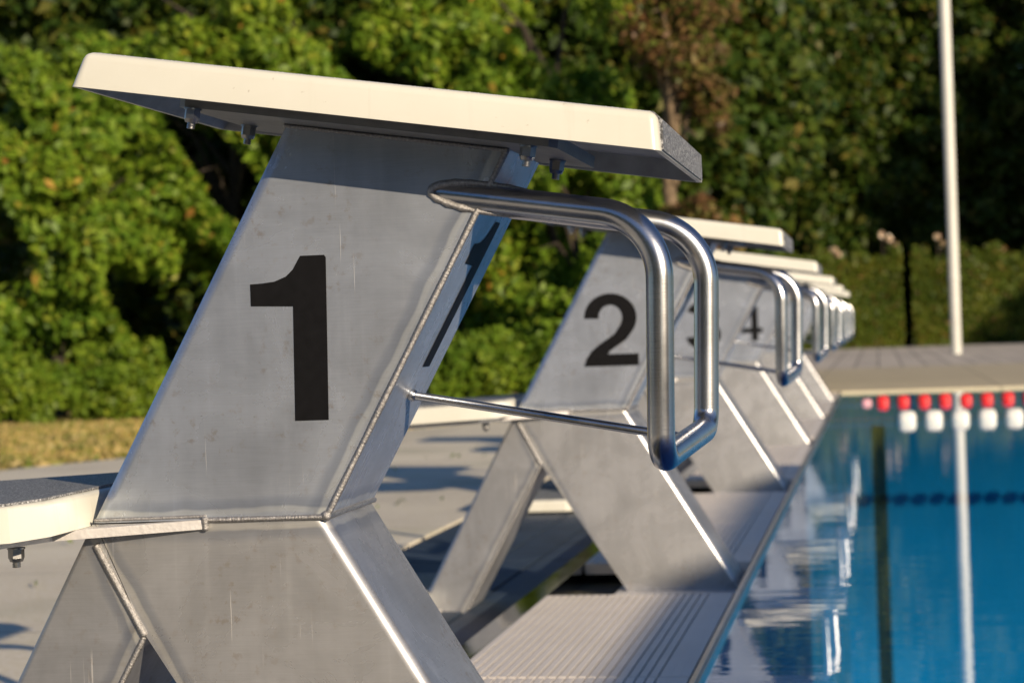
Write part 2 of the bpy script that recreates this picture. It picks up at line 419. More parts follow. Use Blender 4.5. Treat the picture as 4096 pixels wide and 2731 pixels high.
def make_block():
    root = empty('starting_block', (0, 0, 0))
    # pedestal: sheet steel box leaning towards the water
    bm = bmesh.new()
    prism(bm, [P_WL, P_WR, P_TR, P_TL], 0, CF, round_edges=(3,), r=.014, seg=8)
    obj('pedestal', bm, M['steel'], root, 35)
    # front leg, slanting back to the pool edge
    bm = bmesh.new()
    prism(bm, [(-.2438, P_WL[1]-.0015), (-.1945, .2575), (-.012, FOOT), (.2415, FOOT), (.0, .3755-.0015)], 0.0006, CF-.0006, round_edges=(3,), r=.012, seg=8)
    obj('front_leg', bm, M['steel_leg'], root, 35)
    # rear leg
    bm = bmesh.new()
    prism(bm, [(-.2515, .3715), (-.2445, .3715), (-.1955, .2565), (-.381, -.075), (-.494, -.075)], 0.0012, CF-.0012, round_edges=(4,), r=.012, seg=6)
    obj('rear_leg', bm, M['steel_rear'], root, 35)
    # weld beads
    bm = bmesh.new()
    a = .0015
    weld(bm, (P_WR[0]+a, -.0005, P_WR[1]), (P_TR[0]+a, -.0005, P_TR[1]), .0042)
    weld(bm, (-.125, -.001, .3745), (0, -.001, .3755), .0036)
    weld(bm, (0.0015, .0, .3755), (0.0015, CF, .3755), .0036)
    weld(bm, (P_WL[0]+.005, -.0005, .3765), (-.125, -.0005, .3785), .0022)
    weld(bm, (-.2445, -.0005, .352), (-.195, -.0005, .257), .0046)
    weld(bm, (-.196, 0.001, .2565), (-.375, 0.001, -.065), .0040)
    weld(bm, (-.125, -.006, .3785), (-.125, -.004, .3640), .0042)
    bmesh.ops.create_uvsphere(bm, u_segments=12, v_segments=8, radius=.0055, matrix=Matrix.Translation((.001, -.0005, .3765)))
    weld(bm, (P_TL[0], -.001, P_TL[1]-.002), (P_TR[0], -.001, P_TR[1]-.002), .0026)
    obj('weld_bead', bm, M['weld'], root, 60)
    # base plate under the front leg
    bm = bmesh.new(); box(bm, -.035, .246, -.050, CF+.03, FOOT-.010, FOOT-.0005)
    obj('base_plate', bm, M['plate'], root)
    bm = bmesh.new(); box(bm, -.505, -.372, -.02, CF+.02, -.085, -.0755)
    obj('base_plate', bm, M['plate'], root)
    # ---- top board: an upside-down tray of white gelcoat with a grit tread
    th = math.atan(.1598)
    ux = Vector((math.cos(th), 0, -math.sin(th))); uz = Vector((math.sin(th), 0, math.cos(th)))
    O = Vector((-.208, 0, .8065))
    bn, bf = -.115, .345
    Lb = (.3615+.208)/math.cos(th); T = .0355
    def P(s, y, t): return O+ux*s+uz*t+Vector((0, y, 0))
    bm = bmesh.new()
    vb = [bm.verts.new(P(*q)) for q in ((0, bn, 0), (Lb, bn, 0), (Lb, bf, 0), (0, bf, 0))]
    vt = [bm.verts.new(P(*q)) for q in ((.0095, bn+.0015, T), (Lb-.008, bn+.0015, T), (Lb-.008, bf-.0015, T), (.0095, bf-.0015, T))]
    ftop = bm.faces.new(vt)
    sides = [bm.faces.new((vb[i], vb[(i+1) % 4], vt[(i+1) % 4], vt[i])) for i in range(4)]
    k = .006
    ib = [bm.verts.new(P(*q)) for q in ((k, bn+k, 0), (Lb-k, bn+k, 0), (Lb-k, bf-k, 0), (k, bf-k, 0))]
    it = [bm.verts.new(P(*q)) for q in ((k+.014, bn+k+.004, T-.014), (Lb-k-.012, bn+k+.004, T-.014), (Lb-k-.012, bf-k-.004, T-.014), (k+.014, bf-k-.004, T-.014))]
    for i in range(4):
        j = (i+1) % 4
        f = bm.faces.new((vb[j], vb[i], ib[i], ib[j]))
        f = bm.faces.new((ib[j], ib[i], it[i], it[j])); f.material_index = 1
    f = bm.faces.new(it[::-1]); f.material_index = 1
    es = [e for e in ftop.edges]+[bm.edges.get((vb[i], vt[i])) for i in range(4)]
    bmesh.ops.bevel(bm, geom=es, offset=.0085, segments=5, affect='EDGES', profile=.5)
    top = obj('top_board', bm, [M['white'], M['under']], root, 32)
    # grit tread wraps the top and the front end between the side cheeks
    bm = bmesh.new()
    y0, y1 = bn+.012, bf-.024
    pr = [(.02, T-.003), (Lb-.012, T-.003), (Lb-.006, T-.008), (Lb-.003, .0015)]
    pr2 = [(.02, T+.0004), (Lb-.012, T+.0004), (Lb-.0030, T-.006), (Lb+.0016, .0015)]
    lo = [[bm.verts.new(P(s, y, t)) for s, t in pr] for y in (y0, y1)]
    hi = [[bm.verts.new(P(s, y, t)) for s, t in pr2] for y in (y0, y1)]
    for i in range(3):
        bm.faces.new((hi[0][i], hi[0][i+1], hi[1][i+1], hi[1][i]))
        bm.faces.new((lo[0][i+1], lo[0][i], lo[1][i], lo[1][i+1]))
        for q in (0, 1): bm.faces.new((lo[q][i], lo[q][i+1], hi[q][i+1], hi[q][i]))
    bm.faces.new((lo[0][0], hi[0][0], hi[1][0], lo[1][0])); bm.faces.new((lo[0][3], lo[1][3], hi[1][3], hi[0][3]))
    obj('tread', bm, M['tread'], top)
    # mounting plate and its bolts
    bm = bmesh.new()
    c = []
    for t in (-.0062, .0060):
        c.append([bm.verts.new(P(s, y, t)) for s, y in ((.108, bn+.028), (.468, bn+.028), (.475, bn+.040), (.475, bf-.17), (.466, bf-.16), (.108, bf-.16), (.100, bf-.17), (.100, bn+.036))])
    nn = len(c[0])
    bm.faces.new(c[0][::-1]); bm.faces.new(c[1])
    for i in range(nn): bm.faces.new((c[0][i], c[0][(i+1) % nn], c[1][(i+1) % nn], c[1][i]))
    mp = obj('mounting_plate', bm, M['darkplate'], root)
    def bolt(s, y, par, origin=None, t0=-.0064, r=.0098):
        bm = bmesh.new()
        base = (origin or P)(s, y, 0)
        r = .0078 if origin is None else r*.9
        axis = uz if origin is None else Vector((0, 0, 1))
        def cyl(r1, a, b, n, r2=None):
            rot = axis.to_track_quat('Z', 'Y').to_matrix().to_4x4()
            mid = base+axis*((a+b)/2)
            bmesh.ops.create_cone(bm, cap_ends=True, segments=n, radius1=r1, radius2=r2 or r1, depth=abs(b-a), matrix=Matrix.Translation(mid) @ rot)
        cyl(r*1.12, t0, t0-.0016, 20)
        cyl(r, t0-.0016, t0-.0105, 6)
        cyl(r*.80, t0-.0140, t0-.0105, 16, r*.95)
        for q in range(3): cyl(r*.52, t0-.0140-q*.0022, t0-.0154-q*.0022, 12)
        cyl(r*.44, t0-.0140, t0-.0200, 10)
        return obj('bolt', bm, M['bolt'], par, 30)
    for s_, ys in ((.116, (-.085, .095)), (.447, (-.075, .105))):
        for y in ys: bolt(s_, y, mp)
    # ---- grab handle
    bm = bmesh.new()
    r = .0134
    pts = fillet([(.090, .0210, .7010), (.3500, -.0360, .6575), (.3440, -.0360, .4260), (.3670, .215, .4430), (.3740, .220, .6575), (.110, .172, .698)], (.066, .024, .024, .066), 14)
    tube(bm, pts, r, n=28)
    h = obj('grab_handle', bm, M['tube'], root, 50)
    bm = bmesh.new()
    # weld collar where the near bar meets the sheet
    ring = []
    for i in range(41):
        a_ = 2*math.pi*i/40
        ring.append((.180+.060*math.cos(a_), -.0003, .6862+.0142*math.sin(a_)-.0100*math.cos(a_)))
    rl = [.0020+.0012*abs(math.sin(i*1.7))+(.0012 if 12 < i < 28 else 0) for i in range(41)]; rl[-1] = rl[0]
    tube(bm, ring, rl, n=8, cap=False)
    obj('weld_bead', bm, M['weld'], h, 60)
    # brace rod
    bm = bmesh.new(); tube(bm, [(.066, .112, .4915), (.357, .100, .4395)], .0046, n=16)
    bmesh.ops.create_uvsphere(bm, u_segments=12, v_segments=8, radius=.0066, matrix=Matrix.Translation((.068, .112, .4915)))
    obj('brace_rod', bm, M['tube'], root, 60)
    # ---- rear foot step on its bracket
    br = bmesh.new()
    pl = [(-.1275, -.006), (-.1275, .0), (-.1275, .19), (-.245, .30), (-.60, .30), (-.60, -.10), (-.315, -.10), (-.277, -.034)]
    zz = lambda x: .3625+(x+.2)*.045
    lo = [br.verts.new((x, y, zz(x))) for x, y in pl]; hi = [br.verts.new((x, y, zz(x)+.0095)) for x, y in pl]
    br.faces.new(lo[::-1]); br.faces.new(hi)
    for i in range(len(pl)):
        j = (i+1) % len(pl); br.faces.new((lo[i], lo[j], hi[j], hi[i]))
    brk = obj('step_bracket', br, M['plate'], root)
    def PS(s, y, t): return Vector((s, y, zz(s)-.002+t))
    bolt(-.307, -.055, brk, PS, 0.0, .0090)
    bolt(-.50, -.055, brk, PS, 0.0, .0090)
    bm = bmesh.new()
    sp = [(-.272, -.146), (-.252, -.10), (-.2555, .30), (-.30, .345), (-.58, .345), (-.62, .30), (-.62, -.10), (-.58, -.15), (-.30, -.152)]
    z0 = lambda x: zz(x)+.0098
    lo = [bm.verts.new((x, y, z0(x))) for x, y in sp]; hi = [bm.verts.new((x+(.003 if x < -.4 else -.003), y*.985, z0(x)+.035)) for x, y in sp]
    f1 = bm.faces.new(lo[::-1]); f2 = bm.faces.new(hi)
    for i in range(len(sp)):
        j = (i+1) % len(sp); bm.faces.new((lo[i], lo[j], hi[j], hi[i]))
    bmesh.ops.bevel(bm, geom=list(f2.edges), offset=.006, segments=3, affect='EDGES', profile=.5)
    st = obj('step', bm, M['white'], root, 35)
    bm = bmesh.new()
    cx, cy = -.43, .1
    ins = [(cx+(x-cx)*.955, cy+(y-cy)*.965) for x, y in sp]
    lo = [bm.verts.new((x, y, z0(x)+.0353)) for x, y in ins]; hi = [bm.verts.new((x, y, z0(x)+.0378)) for x, y in ins]
    bm.faces.new(lo[::-1]); bm.faces.new(hi)
    for i in range(len(sp)):
        j = (i+1) % len(sp); bm.faces.new((lo[i], lo[j], hi[j], hi[i]))
    obj('tread', bm, M['tread'], st)
    # low rear step just above the deck, bracketed to the rear leg
    bm = bmesh.new()
    sp = [(-.468, -.10), (-.468, .30), (-.51, .335), (-.80, .335), (-.84, .30), (-.84, -.10), (-.80, -.14), (-.51, -.14)]
    lo = [bm.verts.new((x, y, -.058)) for x, y in sp]; hi = [bm.verts.new((x, y, -.021)) for x, y in sp]
    bm.faces.new(lo[::-1]); f2 = bm.faces.new(hi)
    for i in range(8): bm.faces.new((lo[i], lo[(i+1) % 8], hi[(i+1) % 8], hi[i]))
    bmesh.ops.bevel(bm, geom=list(f2.edges), offset=.006, segments=3, affect='EDGES', profile=.5)
    ls = obj('step', bm, M['white'], root, 35)
    bm = bmesh.new()
    ins = [(-.654+(x+.654)*.94, .1+(y-.1)*.95) for x, y in sp]
    lo = [bm.verts.new((x, y, -.023)) for x, y in ins]; hi = [bm.verts.new((x, y, -.0185)) for x, y in ins]
    bm.faces.new(lo[::-1]); bm.faces.new(hi)
    for i in range(8): bm.faces.new((lo[i], lo[(i+1) % 8], hi[(i+1) % 8], hi[i]))
    obj('tread', bm, M['tread'], ls)
    bm = bmesh.new(); box(bm, -.60, -.43, -.045, -.012, -.0655, -.0585)
    obj('step_bracket', bm, M['plate'], root)
    return root

def kids(o): return [c for c in bpy.data.objects if c.parent == o]
def copy_tree(o, parent=None):
    c = o.copy(); col.objects.link(c)
    if parent: c.parent = parent
    for ch in kids_of[o.name]: copy_tree(ch, c)
    return c

block = make_block()
kids_of = {o.name: kids(o) for o in list(bpy.data.objects)}
WL = {1: 'nearest steel starting block, marked 1, with white top board and long grab handle',
      2: 'steel starting block marked 2, standing directly behind block 1, white top board',
      3: 'steel starting block marked 3, between blocks 2 and 4, partly hidden by the nearest handle',
      4: 'steel starting block marked 4, fourth from the camera along the pool edge',
      5: 'steel starting block marked 5, second to last of the row at the pool edge',
      6: 'farthest steel starting block of the row, next to the far end of the pool'}
# digit placement: left edge x, baseline z, height
DX = {1: (-.0700, .4725, .1655, 1.), 2: (-.091, .4712, .1605, 1.09), 3: (-.095, .4715, .163, 1.08), 4: (-.095, .4735, .158, 1.08), 5: (-.092, .473, .16, 1.05), 6: (-.092, .473, .16, 1.05)}
blocks = []
for k in range(6):
    b = block if k == 0 else copy_tree(block)
    b.location = (0, S*k, 0)
    tag(b, WL[k+1], 'starting block', 'steel starting blocks along the pool edge')
    blocks.append(b)
slope = Vector((P_TR[0]-P_WR[0], 0, P_TR[1]-P_WR[1])).normalized()
for k, b in enumerate(blocks):
    num = k+1
    x0, zb, hh, wf = DX[num]
    dn = glyph(num, lambda u, v: (x0+u*hh*wf, -.0004, zb+v*hh), b)
    # same numeral on the face towards the water
    off = Vector((slope.z, 0, -slope.x))*.0006
    base = Vector((P_WR[0], 0, P_WR[1]))+slope*.166
    sh = .069 if num == 1 else .045
    glyph(num, lambda u, v: tuple(base+off+slope*(v*.170)+Vector((0, sh+u*.158, 0))), b)

# ------------------------------------------------------------------ pool head: rim, grating, channel
PX0, PX1, PY0, PY1 = .256, 22., -1.55, 13.84
WZ = -.004
bm = bmesh.new(); box(bm, .247, .262, PY0, PY1, -.35, .010)
bmesh.ops.bevel(bm, geom=[e for e in bm.edges if abs(e.verts[0].co.y-e.verts[1].co.y) > 1], offset=.004, segments=3, affect='EDGES')
tag(obj('pool_rim', bm, M['rim'], None, 40), 'narrow steel rim between the grating and the water', 'pool rim')

def make_grating(y0, y1):
    bm = bmesh.new()
    x0, x1 = -.142, .244
    nb = 24
    stp = (x1-x0)/nb
    for i in range(nb):
        a = x0+i*stp
        wdt = stp*.76
        if i >= nb-3: wdt = stp*.98
        box(bm, a, a+wdt, 0, y1-y0, -.002+random.uniform(-.0003, .0003), .0065)
    box(bm, x0, x1, 0.002, y1-y0-.002, -.016, -.0025)
    box(bm, x0+.001, x1-.001, -.006, -.0005, -.018, .0055)
    return obj('grating_panel', bm, M['grating'])
bay = [(.255, 1.20), (1.206, 2.195)]
gp = [make_grating(*b) for b in bay]
GN = ['first', 'second', 'third', 'fourth', 'fifth', 'sixth']
for k in range(6):
    for q, (a, b2) in enumerate(bay):
        if k == 5 and q == 1: continue
        o = gp[q] if k == 0 else gp[q].copy()
        if k: col.objects.link(o)
        o.location = (0, S*k+a, 0)
        where = ('just beyond starting block %d' % (k+1)) if q == 0 else ('just in front of starting block %d' % (k+2))
        tag(o, 'pale ribbed grating panel at the water\'s edge, %s' % where, 'grating', 'ribbed grating panels along the pool edge')

# steel channel left of the grating
bm = bmesh.new()
box(bm, -.152, -.146, PY0, PY1, -.30, .004)
box(bm, -.205, -.1525, PY0, PY1, -.30, -.006)
tag(obj('overflow_channel', bm, M['ledge']), 'polished steel channel edge reflecting the trees, left of the grating', 'pool edge')
bm = bmesh.new(); box(bm, -.1455, .2465, PY0, PY1, -.35, -.042)
tag(obj('edge_beam', bm, simple('mossy_concrete', (.10, .095, .06), .8, 0., .6, 9., .4)), 'mossy dark concrete under the grating and block feet', 'pool edge')
# lowered strip of panels in dark slate blue between deck and channel; the rear legs stand on it
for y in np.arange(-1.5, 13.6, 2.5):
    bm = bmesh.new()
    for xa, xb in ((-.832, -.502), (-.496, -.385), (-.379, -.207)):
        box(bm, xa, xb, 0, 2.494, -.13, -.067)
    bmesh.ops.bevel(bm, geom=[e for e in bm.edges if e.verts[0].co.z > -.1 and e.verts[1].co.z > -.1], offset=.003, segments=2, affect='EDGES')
    o = obj('strip_panel', bm, M['slate'], None, 40); o.location = (0, float(y), 0)
    tag(o, 'slate blue strip panel beside the rear leg of %s' % ('block %d' % round((y+1.5)/2.5+1) if y < 13 else 'the last block'), 'drain cover', 'slate blue strip panels behind the blocks')  # dark strip panels, not known to be drain covers
# ------------------------------------------------------------------ water and basin
def grid(name, x0, x1, y0, y1, z, m, **kw):
    bm = bmesh.new()
    vs = [bm.verts.new(q) for q in ((x0, y0, z), (x1, y0, z), (x1, y1, z), (x0, y1, z))]
    bm.faces.new(vs)
    return obj(name, bm, m)
tag(grid('water', .262, PX1, PY0, PY1, WZ, M['water']), kind='structure')
bm = bmesh.new()
D = -2.3
vs = lambda *q: [bm.verts.new(p) for p in q]
bm.faces.new(vs((.2622, PY0, D), (PX1, PY0, D), (PX1, PY1, D), (.2622, PY1, D)))
bm.faces.new(vs((.2622, PY0, D), (.2622, PY1, D), (.2622, PY1, -.02), (.2622, PY0, -.02)))
bm.faces.new(vs((.2622, PY1+.001, D), (PX1, PY1+.001, D), (PX1, PY1+.001, -.02), (.2622, PY1+.001, -.02)))
bm.faces.new(vs((.2622, PY0, D), (PX1, PY0, D), (PX1, PY0, -.02), (.2622, PY0, -.02)))
bm.faces.new(vs((PX1, PY0, D), (PX1, PY1, D), (PX1, PY1, -.02), (PX1, PY0, -.02)))
tag(obj('pool_basin', bm, M['liner']), kind='structure')
bm = bmesh.new()
box(bm, .47, .58, PY0+.2, PY1-.2, D+.004, D+.008)
box(bm, .475, .575, PY1-.003, PY1, D+.01, -.25)
tag(obj('pool_line', bm, M['line']), kind='structure')

# far side: flat concrete coping at water level, paving behind it
WT = .012
bm = bmesh.new(); box(bm, -.834, PX1, PY1+.002, 21.3, -.35, WT)
bmesh.ops.bevel(bm, geom=[e for e in bm.edges if e.verts[0].co.z > 0 and e.verts[1].co.z > 0], offset=.006, segments=3, affect='EDGES')
tag(obj('pool_coping', bm, M['wall'], None, 40), kind='structure')
bm = bmesh.new(); box(bm, -3.5, PX1, 21.303, 37.5, -.5, WT-.006)
tag(obj('far_paving', bm, M['far_deck']), kind='structure')

# deck left of the blocks, 0.3 m lower; lawn; ground
DZ = -.06
bm = bmesh.new()
deck_out = [(-.835, -8), (-.835, 13.84), (-.835, 16.5), (-2.2, 12.1), (-3.0, 10.0), (-3.59, 8.58), (-3.90, 7.87), (-9.1, -1.5), (-12, -8)]
top = [bm.verts.new((x, y, DZ)) for x, y in deck_out]; lo = [bm.verts.new((x, y, DZ-.25)) for x, y in deck_out]
bm.faces.new(top)
for i in range(len(top)):
    j = (i+1) % len(top); bm.faces.new((top[i], top[j], lo[j], lo[i]))
tag(obj('pool_deck', bm, M['deck']), kind='structure')
bm = bmesh.new()
vs = [bm.verts.new(q) for q in ((-300, -300, DZ-.02), (300, -300, DZ-.02), (300, 300, DZ-.02), (-300, 300, DZ-.02))]
# ground sheet with an opening for the pool
inn = [bm.verts.new(q) for q in ((-.83, PY0, DZ-.02), (PX1, PY0, DZ-.02), (PX1, PY1, DZ-.02), (-.83, PY1, DZ-.02))]
for i in range(4):
    j = (i+1) % 4; bm.faces.new((vs[i], vs[j], inn[j], inn[i]))
tag(obj('ground', bm, M['ground']), kind='structure')
bm = bmesh.new(); box(bm, -.206, PX1+3, -8, PY0-.002, DZ-.05, .006)
box(bm, PX1+.001, PX1+3, PY0-.001, 37.5, DZ-.05, .004)
tag(obj('side_deck', bm, M['deck']), kind='structure')

# ------------------------------------------------------------------ lane ropes
def lane_rope(y, x0, n, dx, ry, rx, m, label, first=None):
    t = empty('lane_rope', (x0, y, .0)); tag(t, label, 'lane rope', 'floating lane ropes')
    bm = bmesh.new(); tube(bm, [(.262-x0, 0, .012), (x0*0+n*dx+.1, 0, .012)], .004, n=8)
    obj('rope', bm, M['rope'], t)
    bm = bmesh.new()
    prof = [(-rx, .3), (-rx*.97, .62), (-rx*.8, .88), (-rx*.45, .99), (0, 1), (rx*.45, .99), (rx*.8, .88), (rx*.97, .62), (rx, .3)]
    tube(bm, [(x, 0, 0) for x, _ in prof], [q*ry for _, q in prof], n=24)
    f0 = obj('float', bm, m, t, 50); f0.location = (0, 0, .002)
    for i in range(1, n):
        f = f0.copy(); col.objects.link(f); f.parent = t; f.location = (i*dx, 0, .002+random.uniform(-.003, .003))
        f.rotation_euler = (random.uniform(0, 6), random.uniform(-.03, .03), 0)
    if first:
        bm = bmesh.new(); tube(bm, [(x*.8, 0, 0) for x, _ in prof], [q*ry*.6 for _, q in prof], n=20)
        o = obj('float', bm, M['pink'], t, 50); o.location = (-.105, 0, .0); o['label'] = 'small faded pink float'
lane_rope(11.80, .565, 22, .1348, .044, .0385, M['red'], 'lane rope of round red floats nearest the far end of the pool', True)
lane_rope(9.28, .690, 16, .1412, .051, .047, M['wfloat'], 'lane rope of white floats in front of the red one')

# ------------------------------------------------------------------ white pole
bm = bmesh.new()
tube(bm, [(0, 0, .0), (0, 0, .6), (0, 0, 4.5), (0, 0, 13.)], [.074, .074, .079, .076], n=24)
for zc in (1.1, 3.3): tube(bm, [(0, 0, zc-.02), (0, 0, zc+.02)], .084, n=24)
o = obj('flagpole', bm, M['pole'], None, 40); o.location = (1.659, 28.41, WT-.006)
tag(o, 'tall slim white pole standing on the paving beyond the far end of the pool', 'pole')

# ------------------------------------------------------------------ foliage
def leaf_mesh(name, pts, nrm, size, rng, m, parent=None, aspect=.62):
    n = len(pts)
    nrm = nrm/np.maximum(np.linalg.norm(nrm, axis=1, keepdims=True), 1e-6)
    t = rng.normal(size=(n, 3)); t -= nrm*(t*nrm).sum(1, keepdims=True); t /= np.linalg.norm(t, axis=1, keepdims=True)
    b = np.cross(nrm, t)
    s = (size*rng.uniform(.45, 1.6, n))[:, None]
    bend = nrm*s*.22
    A = pts-t*s*.55; B = pts+b*s*aspect*.5+bend*.3-t*s*.05; Cc = pts+t*s*.6-bend*.6; Dd = pts-b*s*aspect*.5+bend*.3-t*s*.05
    V = np.stack([A, B, Cc, Dd], 1).reshape(-1, 3).astype(np.float32)
    me = bpy.data.meshes.new(name)
    me.vertices.add(4*n); me.vertices.foreach_set('co', V.ravel())
    me.loops.add(4*n); me.loops.foreach_set('vertex_index', np.arange(4*n, dtype=np.int32))
    me.polygons.add(n); me.polygons.foreach_set('loop_start', np.arange(0, 4*n, 4, dtype=np.int32))
    me.polygons.foreach_set('loop_total', np.full(n, 4, dtype=np.int32))
    me.update(calc_edges=True); me.validate()
    return link(name, me, m, parent)

def sph(rng, n):
    v = rng.normal(size=(n, 3)); return v/np.linalg.norm(v, axis=1, keepdims=True)

def clumps(rng, cen, rad, nc, per, cr, front=True, low=-.9):
    """leaf points gathered in clumps spread over an ellipsoid"""
    d = sph(rng, nc*3)
    d = d[d[:, 2] > low]
    if front: d = d[d[:, 1] < .45]
    d = d[:nc]; k = len(d)
    cc = np.array(cen)+d*np.array(rad)*rng.uniform(.55, 1.03, k)[:, None]
    crs = cr*rng.uniform(.55, 1.35, k)
    idx = rng.integers(0, k, k*per)
    e = sph(rng, len(idx)); e[:, 2] = e[:, 2]*.8
    rr = crs[idx]*np.power(rng.uniform(.12, 1, len(idx)), .45)
    pts = cc[idx]+e*rr[:, None]
    # drooping leaf sprays
    nr = e*.7+rng.normal(size=e.shape)*.55+np.array([.12, -.35, .35])
    return pts, nr

def tree(name, base, height, rad, label, cat, group, m, seed, nc=60, per=170, cr=.34, leaf=.085, bark='bark', zc=None, low=-.9, front=True, trunk_h=None, inner=0.15, void=-9.):
    rng = np.random.default_rng(seed); rnd = random.Random(seed)
    root = empty(name, base); tag(root, label, cat, group)
    zc = zc if zc is not None else height-rad[2]
    bm = bmesh.new()
    th = trunk_h or zc+rad[2]*.35
    tr = .035*height/2.2
    pts = [(0, 0, -.05), (rnd.uniform(-.05, .05), .02, th*.35), (rnd.uniform(-.12, .12), .05, th*.7), (rnd.uniform(-.1, .1), .0, th)]
    tube(bm, pts, [tr*1.25, tr, tr*.75, tr*.35], n=10)
    for i in range(9):
        t = rnd.uniform(.25, .95); p = Vector(pts[1]).lerp(Vector(pts[3]), t)
        a = rnd.uniform(math.pi, 2*math.pi) if i < 6 else rnd.uniform(0, math.pi)
        e = p+Vector((math.cos(a)*rad[0]*.7, math.sin(a)*rad[1]*.7, rnd.uniform(.1, .55)*rad[2]))
        mid = p.lerp(e, .5)+Vector((0, 0, .12*rad[2]))
        tube(bm, [p, mid, e], [tr*.5, tr*.3, tr*.10], n=6)
    obj('trunk', bm, M[bark], root, 60)
    P1, N1 = clumps(rng, (0, 0, zc), rad, nc, per, cr, front, low)
    k = int(len(P1)*inner)
    d = sph(rng, k); P2 = np.array((0, 0, zc))+d*np.array(rad)*np.power(rng.uniform(0, 1, k), .5)[:, None]*.8
    N2 = rng.normal(size=(k, 3))
    Pp = np.vstack([P1, P2]); Nn = np.vstack([N1, N2])
    wld = Pp+np.array(base)
    q = np.sin(wld[:, 0]*3.1+seed*.7+1.3*np.sin(wld[:, 2]*2.3))+np.sin(wld[:, 2]*3.7+wld[:, 0]*1.7+seed)+.6*np.sin(wld[:, 0]*7.+wld[:, 2]*5.+wld[:, 1]*4.)
    keep = (Pp[:, 2] > .02) & (q > void)
    leaf_mesh('crown', Pp[keep], Nn[keep], leaf, rng, m, root)
    return root

GZ = DZ-.02
G1 = 'leafy trees behind the lawn and the starting blocks'
# bright sunlit trees: (x, y, height, rad, label, seed)
TR = [(-6.0, 13.7, 3.4, (1.0, .8, 1.6), 'bright green leafy tree at the left edge of the picture', 1),
      (-4.75, 14.5, 4.4, (.95, .75, 2.05), 'bright green tree above the rear end of the nearest top board', 2),
      (-3.95, 14.1, 2.9, (.8, .7, 1.35), 'rounded green tree left of the numeral 1 pedestal', 3),
      (-2.95, 15.0, 4.4, (.95, .8, 2.1), 'green tree behind the middle of the nearest top board', 4),
      (-2.05, 14.6, 4.2, (.85, .7, 2.0), 'bright tree above the front half of the nearest top board', 5),
      (-1.75, 13.9, 2.5, (.7, .6, 1.2), 'low green tree between the pedestals of blocks 1 and 2', 6),
      ]
for (x, y, hh, rd, lb, sd_) in TR:
    x = .55+(x-.55)*1.07; y = -1.99+(y+1.99)*1.07
    tree('leafy_tree', (x, y, GZ), hh, rd, lb, 'tree', G1, M['leaf'], 10+sd_, nc=int(34*rd[0]*rd[2])+18, per=340, cr=.29, leaf=.075, low=-.95, void=-.62)
tree('withered_tree', (-.98, 14.4, GZ), 4.2, (.44, .55, 2.0), 'withered tree with reddish brown leaves behind the front end of the nearest board', 'tree', None, M['leaf_brown'], 31, nc=60, per=110, cr=.19, leaf=.06, bark='paleb', inner=.5, void=-.5)
# low undergrowth along the foot of the trees
UG = [(-6.1, 12.5, 'low green bush at the left picture edge above the dry lawn'), (-5.2, 12.9, 'low green bush on the dry lawn left of block 1'),
      (-4.4, 13.2, 'low bush on the dry lawn meeting the rear edge of the block 1 pedestal'), (-3.4, 13.4, 'low bush hidden behind the pedestal of block 1'),
      (-2.4, 13.2, 'low bush seen just right of the block 1 pedestal'), (-1.6, 13.2, 'low green bush against the rear edge of the block 2 pedestal')]
for i, (x, y, lb) in enumerate(UG):
    x = .55+(x-.55)*1.07; y = -1.99+(y+1.99)*1.07
    tree('bush', (x, y, GZ), .62, (.66, .40, .34), lb, 'bush', 'low bushes along the lawn', M['leaf_low'], 50+i, nc=44, per=150, cr=.13, leaf=.045, low=-.7, trunk_h=.3)
# second rank of dense trees filling the gaps
for i, (x, y, lb) in enumerate([(-7.2, 17.5, 'dense dark tree seen through gaps at the left edge'), (-5.2, 18., 'dense dark tree in the second rank above the rear end of board 1'),
                                (-3.2, 18., 'dense dark tree in the second rank behind the middle of board 1'), (-1.4, 18.2, 'dense dark tree in the second rank behind the withered tree')]):
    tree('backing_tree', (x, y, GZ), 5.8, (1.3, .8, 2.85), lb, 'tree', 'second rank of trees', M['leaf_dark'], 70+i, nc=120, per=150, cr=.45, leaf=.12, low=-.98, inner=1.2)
# darker trees behind the far end, mostly in shade
DT = [(-1.0, 42.5, 10.5, (2.6, 1.8, 5.1), 'dark shaded tree right of the withered tree'),
      (2.4, 43.5, 11., (2.7, 1.8, 5.3), 'dark tree behind the tall white pole'),
      (6.0, 42.3, 10.5, (2.6, 1.8, 5.1), 'dark tree at the right picture edge beyond the pole'),
      (-4.6, 43.5, 11., (2.6, 1.8, 5.3), 'dark tree seen through gaps behind the withered tree')]
for i, (x, y, hh, rd, lb) in enumerate(DT):
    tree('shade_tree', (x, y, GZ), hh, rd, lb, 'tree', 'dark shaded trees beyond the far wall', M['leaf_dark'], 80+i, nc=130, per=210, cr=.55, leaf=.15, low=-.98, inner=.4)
# solid belt of woodland closing the view
rng = np.random.default_rng(7)
k = 90000
P_ = np.stack([rng.uniform(-36, 12, k), rng.uniform(46, 49, k), GZ+rng.uniform(0, 13.5, k)], 1)
P_[:, 2] *= 1
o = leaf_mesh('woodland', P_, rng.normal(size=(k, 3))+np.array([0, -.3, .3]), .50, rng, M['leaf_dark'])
tag(o, 'dense dark woodland closing the background', 'woodland', kind='stuff')

